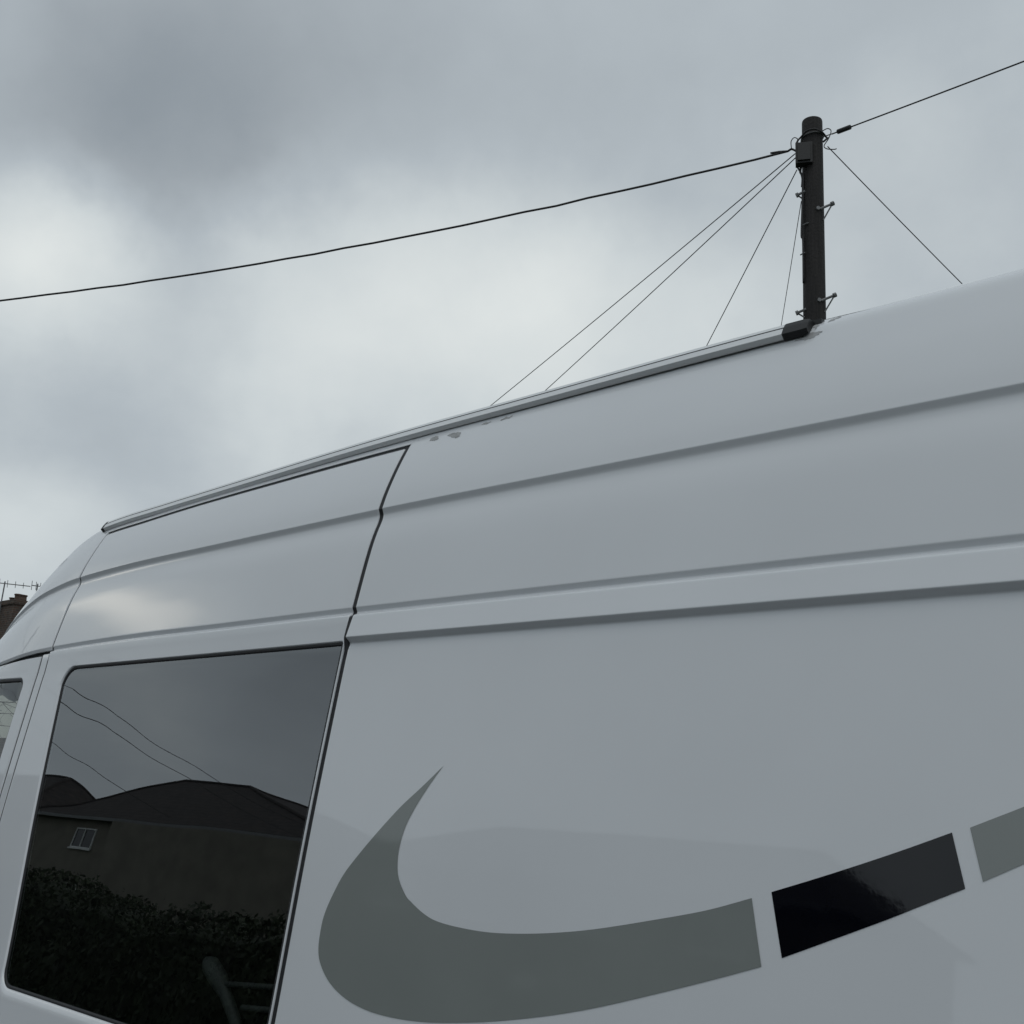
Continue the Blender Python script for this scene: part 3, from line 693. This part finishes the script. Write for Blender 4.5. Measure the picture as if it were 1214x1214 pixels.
# ------------------------------------------------------------------ houses
def house(name, label, x0, x1, yf, yb, eave, ridge, wall, hip=(1, 1), chim=(), group=None, wins=(), bay=None, z0=.1):
    """front wall on y=yf; roof ridge along X"""
    cx = (x0 + x1) / 2; o = empty(name, (cx, yf, z0)); tag(o, label, 'house', group)
    s = 1 if yb > yf else -1
    MB().box((x0, min(yf, yb), z0), (x1, max(yf, yb), eave)).build('wall', wall, o)
    ov = .35; ym = (yf + yb) / 2
    a0, a1, b0, b1 = x0 - ov, x1 + ov, yf - s * ov, yb + s * ov
    hl = abs(ym - b0) * .95 * hip[0]; hr = abs(ym - b0) * .95 * hip[1]
    e = eave - .02; vs = [(a0, b0, e), (a1, b0, e), (a1, b1, e), (a0, b1, e), (a0 + hl, ym, ridge), (a1 - hr, ym, ridge)]
    rf = MB().add(vs, [(0, 1, 5, 4), (2, 3, 4, 5), (1, 2, 5), (3, 0, 4), (0, 3, 2, 1)]).build('roof', 'tiles', o)
    rc = MB(); 
    for p, q in ((vs[4], vs[5]), (vs[0], vs[4]), (vs[3], vs[4]), (vs[1], vs[5]), (vs[2], vs[5])): rc.tube([p, q], .09, 6)
    rc.build('ridge_tiles', 'tiles', rf)
    g = MB(); g.box((a0, min(b0, b0 - s * .10), e - .16), (a1, max(b0, b0 - s * .10), e + .01)); g.build('gutter', 'galv', o)
    for (wx, wz, ww, wh) in wins:
        fr = MB(); y0, y1 = (yf - .06, yf + .04) if s > 0 else (yf - .04, yf + .06); t = .07
        X0, X1, Z0, Z1 = wx - ww/2, wx + ww/2, wz, wz + wh
        fr.box((X0, y0, Z0), (X0 + t, y1, Z1)); fr.box((X1 - t, y0, Z0), (X1, y1, Z1)); fr.box((X0 + t, y0, Z1 - t), (X1 - t, y1, Z1)); fr.box((X0 + t, y0, Z0), (X1 - t, y1, Z0 + t))
        fr.box((wx - .03, y0, Z0 + t), (wx + .03, y1, Z1 - t)); fr.box((X0 - .06, y0 - (.05 if s > 0 else -.1) , Z0 - .07), (X1 + .06, y1 + (0 if s > 0 else .05), Z0 - .002))
        f = fr.build('window', 'white', o)
        yy = yf - s * .015
        MB().add([(X0 + t, yy, Z0 + t), (X1 - t, yy, Z0 + t), (X1 - t, yy, Z1 - t), (X0 + t, yy, Z1 - t)], [(0, 1, 2, 3)]).build('pane', 'pane', f)
    d = MB(); y0, y1 = (yf - .05, yf + .04) if s > 0 else (yf - .04, yf + .05)
    d.box((cx - .45, y0, z0), (cx + .45, y1, z0 + 2.05)); d.build('door', 'white', o)
    for (kx, ky, kw, kd, kt, pots) in chim:
        c = MB(); c.box((kx - kw/2, ky - kd/2, ridge - 2.0), (kx + kw/2, ky + kd/2, kt - .17)); c.box((kx - kw/2 - .05, ky - kd/2 - .05, kt - .17), (kx + kw/2 + .05, ky + kd/2 + .05, kt - .05)); c.box((kx - kw/2, ky - kd/2, kt - .05), (kx + kw/2, ky + kd/2, kt))
        c = c.build('chimney', 'brick', rf)
        for i in range(pots):
            qx = kx + (i - (pots - 1) / 2) * kw / max(pots, 1) * .95; h = (.16, .26, .20)[i % 3]
            MB().tube([(qx, ky, kt - .01), (qx, ky, kt + h * .8), (qx, ky, kt + h * .82), (qx, ky, kt + h)], [.13, .115, .14, .14], 12).build('chimney_pot', 'pot', rf, smooth=True, sharp=40)
    if bay:
        bx0, bx1, by, bz = bay
        MB().box((bx0, min(yf, by) , z0), (bx1, max(yf, by), bz)).build('bay', 'brick' if wall == 'cream' else wall, o)
    return o
wv = lambda xs, zs, w_=1.5, h_=1.15: [(x, z, w_, h_) for x in xs for z in zs]
grp = None
house('house', 'rendered hip roofed house behind the hedge, reflected in the van window', -49.8, -29.0, -21.5, -29.5, 5.65, 8.85, 'render', (1, 2.9), (), None, [(-45.4, 3.9, 1.9, 1.1), (-45.4, 1.0, 1.9, 1.3)], bay=(-42.4, -28.99, -20.9, 5.48))
house('house', 'dark hip roofed house further along the road than the rendered one', -74.0, -54.5, -22.5, -30, 5.6, 8.9, 'render', (1, 1), (), None, wv((-70, -60), (1.0, 3.6)))
house('house', 'long brick house straight across the road from the van side', -27.2, -11.6, -20.5, -28.5, 5.1, 7.5, 'brick', (.6, .6), (), None, wv((-25, -21.5, -17.5, -14), (1.0, 3.4)))
house('house', 'cream house with sooty brick chimney and television aerials beyond the van front', -46.0, -31.2, 15.2, 22.5, 5.5, 6.5, 'cream', (0, 0), ((-37.3, 16.4, 1.15, .7, 7.40, 3),), None, wv((-44.5, -41.5), (1.0, 3.9)), bay=(-46.04, -31.16, 15.1, 2.75))
house('house', 'brick house behind the van where the long drop wires end', -24.5, -12.5, 17.5, 25, 5.0, 7.0, 'brick', (0, 0), ((-18, 21.2, 1.0, .7, 8.0, 2),), None, wv((-22, -15), (1.0, 3.3)))
# television aerials on the chimney
def aerial(label, x, y, zb, zt, n, boom, dz):
    o = empty('television_aerial', (x, y, zb)); tag(o, label, 'aerial')
    MB().tube([(x, y, zb), (x, y, zt)], .024, 6).build('mast', 'galv', o)
    bd = Vector((.407, .914, 0)); b0 = Vector((x, y, zt - .08)) - bd * boom * .35; b1 = Vector((x, y, zt - .08 + dz)) + bd * boom * .65
    MB().tube([b0, b1], .017, 6).build('boom', 'galv', o)
    for i in range(n):
        p = b0.lerp(b1, (i + .1) / n); l = .15 - .07 * i / n
        MB().tube([p - Vector((.3 * l, -.2 * l, l)), p + Vector((.3 * l, -.2 * l, l))], .010, 5).build('element', 'galv', o)
aerial('television aerial with long boom on the sooty chimney', -37.62, 16.0, 6.4, 8.06, 5, 1.25, .02)
aerial('short television aerial beside the chimney pots', -36.78, 16.75, 6.4, 8.05, 4, .55, .0)
# wires from the far pole to the opposite houses
far = Vector((end.x, end.y, 9.25))
for i, (e, dz, lb) in enumerate((((-28.2, -20.4, 5.6), 0, 'overhead wire across the road ending at the brick house gable end'), ((-29.9, -20.9, 5.5), -.5, 'overhead wire across the road ending at the corner between both houses'), ((-38.5, -20.8, 5.9), -.75, 'overhead wire across the road ending at the hip roofed house'))):
    wire(far + Vector((-.3 + .3 * i, 0, dz)), e, .35, .010, lb)

# ------------------------------------------------------------------ hedge across the road
def hedge(name, label, x0, x1, y, wd, h, n):
    mb = MB(); r2 = random.Random(3)
    for _ in range(n):
        x = r2.uniform(x0, x1); k = r2.random()
        prof_h = h * (1 + .10 * math.sin(x * .8) + .07 * math.sin(x * 2.3 + 1))
        if k < .55: p = Vector((x, y + wd/2 + r2.gauss(0, .07), r2.uniform(.1, prof_h)))
        elif k < .9: p = Vector((x, y + r2.uniform(-wd/2, wd/2), prof_h + r2.gauss(0, .07)))
        else: p = Vector((x, y + r2.uniform(-wd/2, wd/2), r2.uniform(.1, prof_h)))
        s_ = r2.uniform(.03, .065); a = Vector((r2.gauss(0, 1), r2.gauss(0, 1), r2.gauss(0, 1))).normalized()
        b = a.cross(Vector((r2.gauss(0, 1), r2.gauss(0, 1), r2.gauss(0, 1)))).normalized()
        mb.add([p - a * s_, p + b * s_ * .5, p + a * s_, p - b * s_ * .5], [(0, 1, 2, 3)])
    o = empty(name, ((x0 + x1) / 2, y, .1)); tag(o, label, 'hedge')
    f = mb.build('foliage', 'leaf', o); f['kind'] = 'stuff'
    c = MB(); xs = [x0 + (x1 - x0) * i / 60 for i in range(61)]
    c.grid([[(x, y + yy * wd * .42, .1 + (h * (1 + .10 * math.sin(x * .8) + .07 * math.sin(x * 2.3 + 1)) - .25) * zz) for x in xs] for yy, zz in ((1, 0), (1, .92), (.6, 1), (-.6, 1), (-1, .92), (-1, 0))])
    c.build('dense_core', 'leaf', o)
hedge('hedge', 'tall dark green hedge along the opposite pavement', -56, -6, -8.6, 1.3, 1.62, 60000)

# bare tree seen through the cab window
def tree(label, x, y, h, seed):
    r3 = random.Random(seed); o = empty('bare_tree', (x, y, .1)); tag(o, label, 'tree'); mb = MB(); tw = MB()
    def grow(p, d, l, r, lev):
        pts = [p]; rs = [r]; q = p.copy(); dd = d.copy()
        for i in range(4):
            dd = (dd + Vector((r3.gauss(0, .13), r3.gauss(0, .13), r3.gauss(.03, .1)))).normalized(); q = q + dd * l / 4; pts.append(q.copy()); rs.append(r * (1 - .14 * (i + 1)))
        (mb if lev < 2 else tw).tube(pts, rs, 7 if lev < 2 else 4, False)
        if lev < 4:
            for k in range(3 if lev else 6):
                i = r3.randint(2, 4); a = r3.uniform(0, 6.28); pp = d.cross(Vector((math.cos(a), math.sin(a), .3))).normalized()
                grow(pts[i], (dd * r3.uniform(.5, 1) + pp * r3.uniform(.5, 1)).normalized(), l * r3.uniform(.55, .75), rs[i] * .62, lev + 1)
    grow(Vector((x, y, .05)), Vector((0, 0, 1)), h * .42, h * .028, 0)
    mb.build('trunk', 'bark', o, smooth=True); tw.build('crown', 'bark', o, smooth=True)
tree('bare branched tree ahead of the van, seen through the cab window', -19.5, 7.9, 5.2, 5)
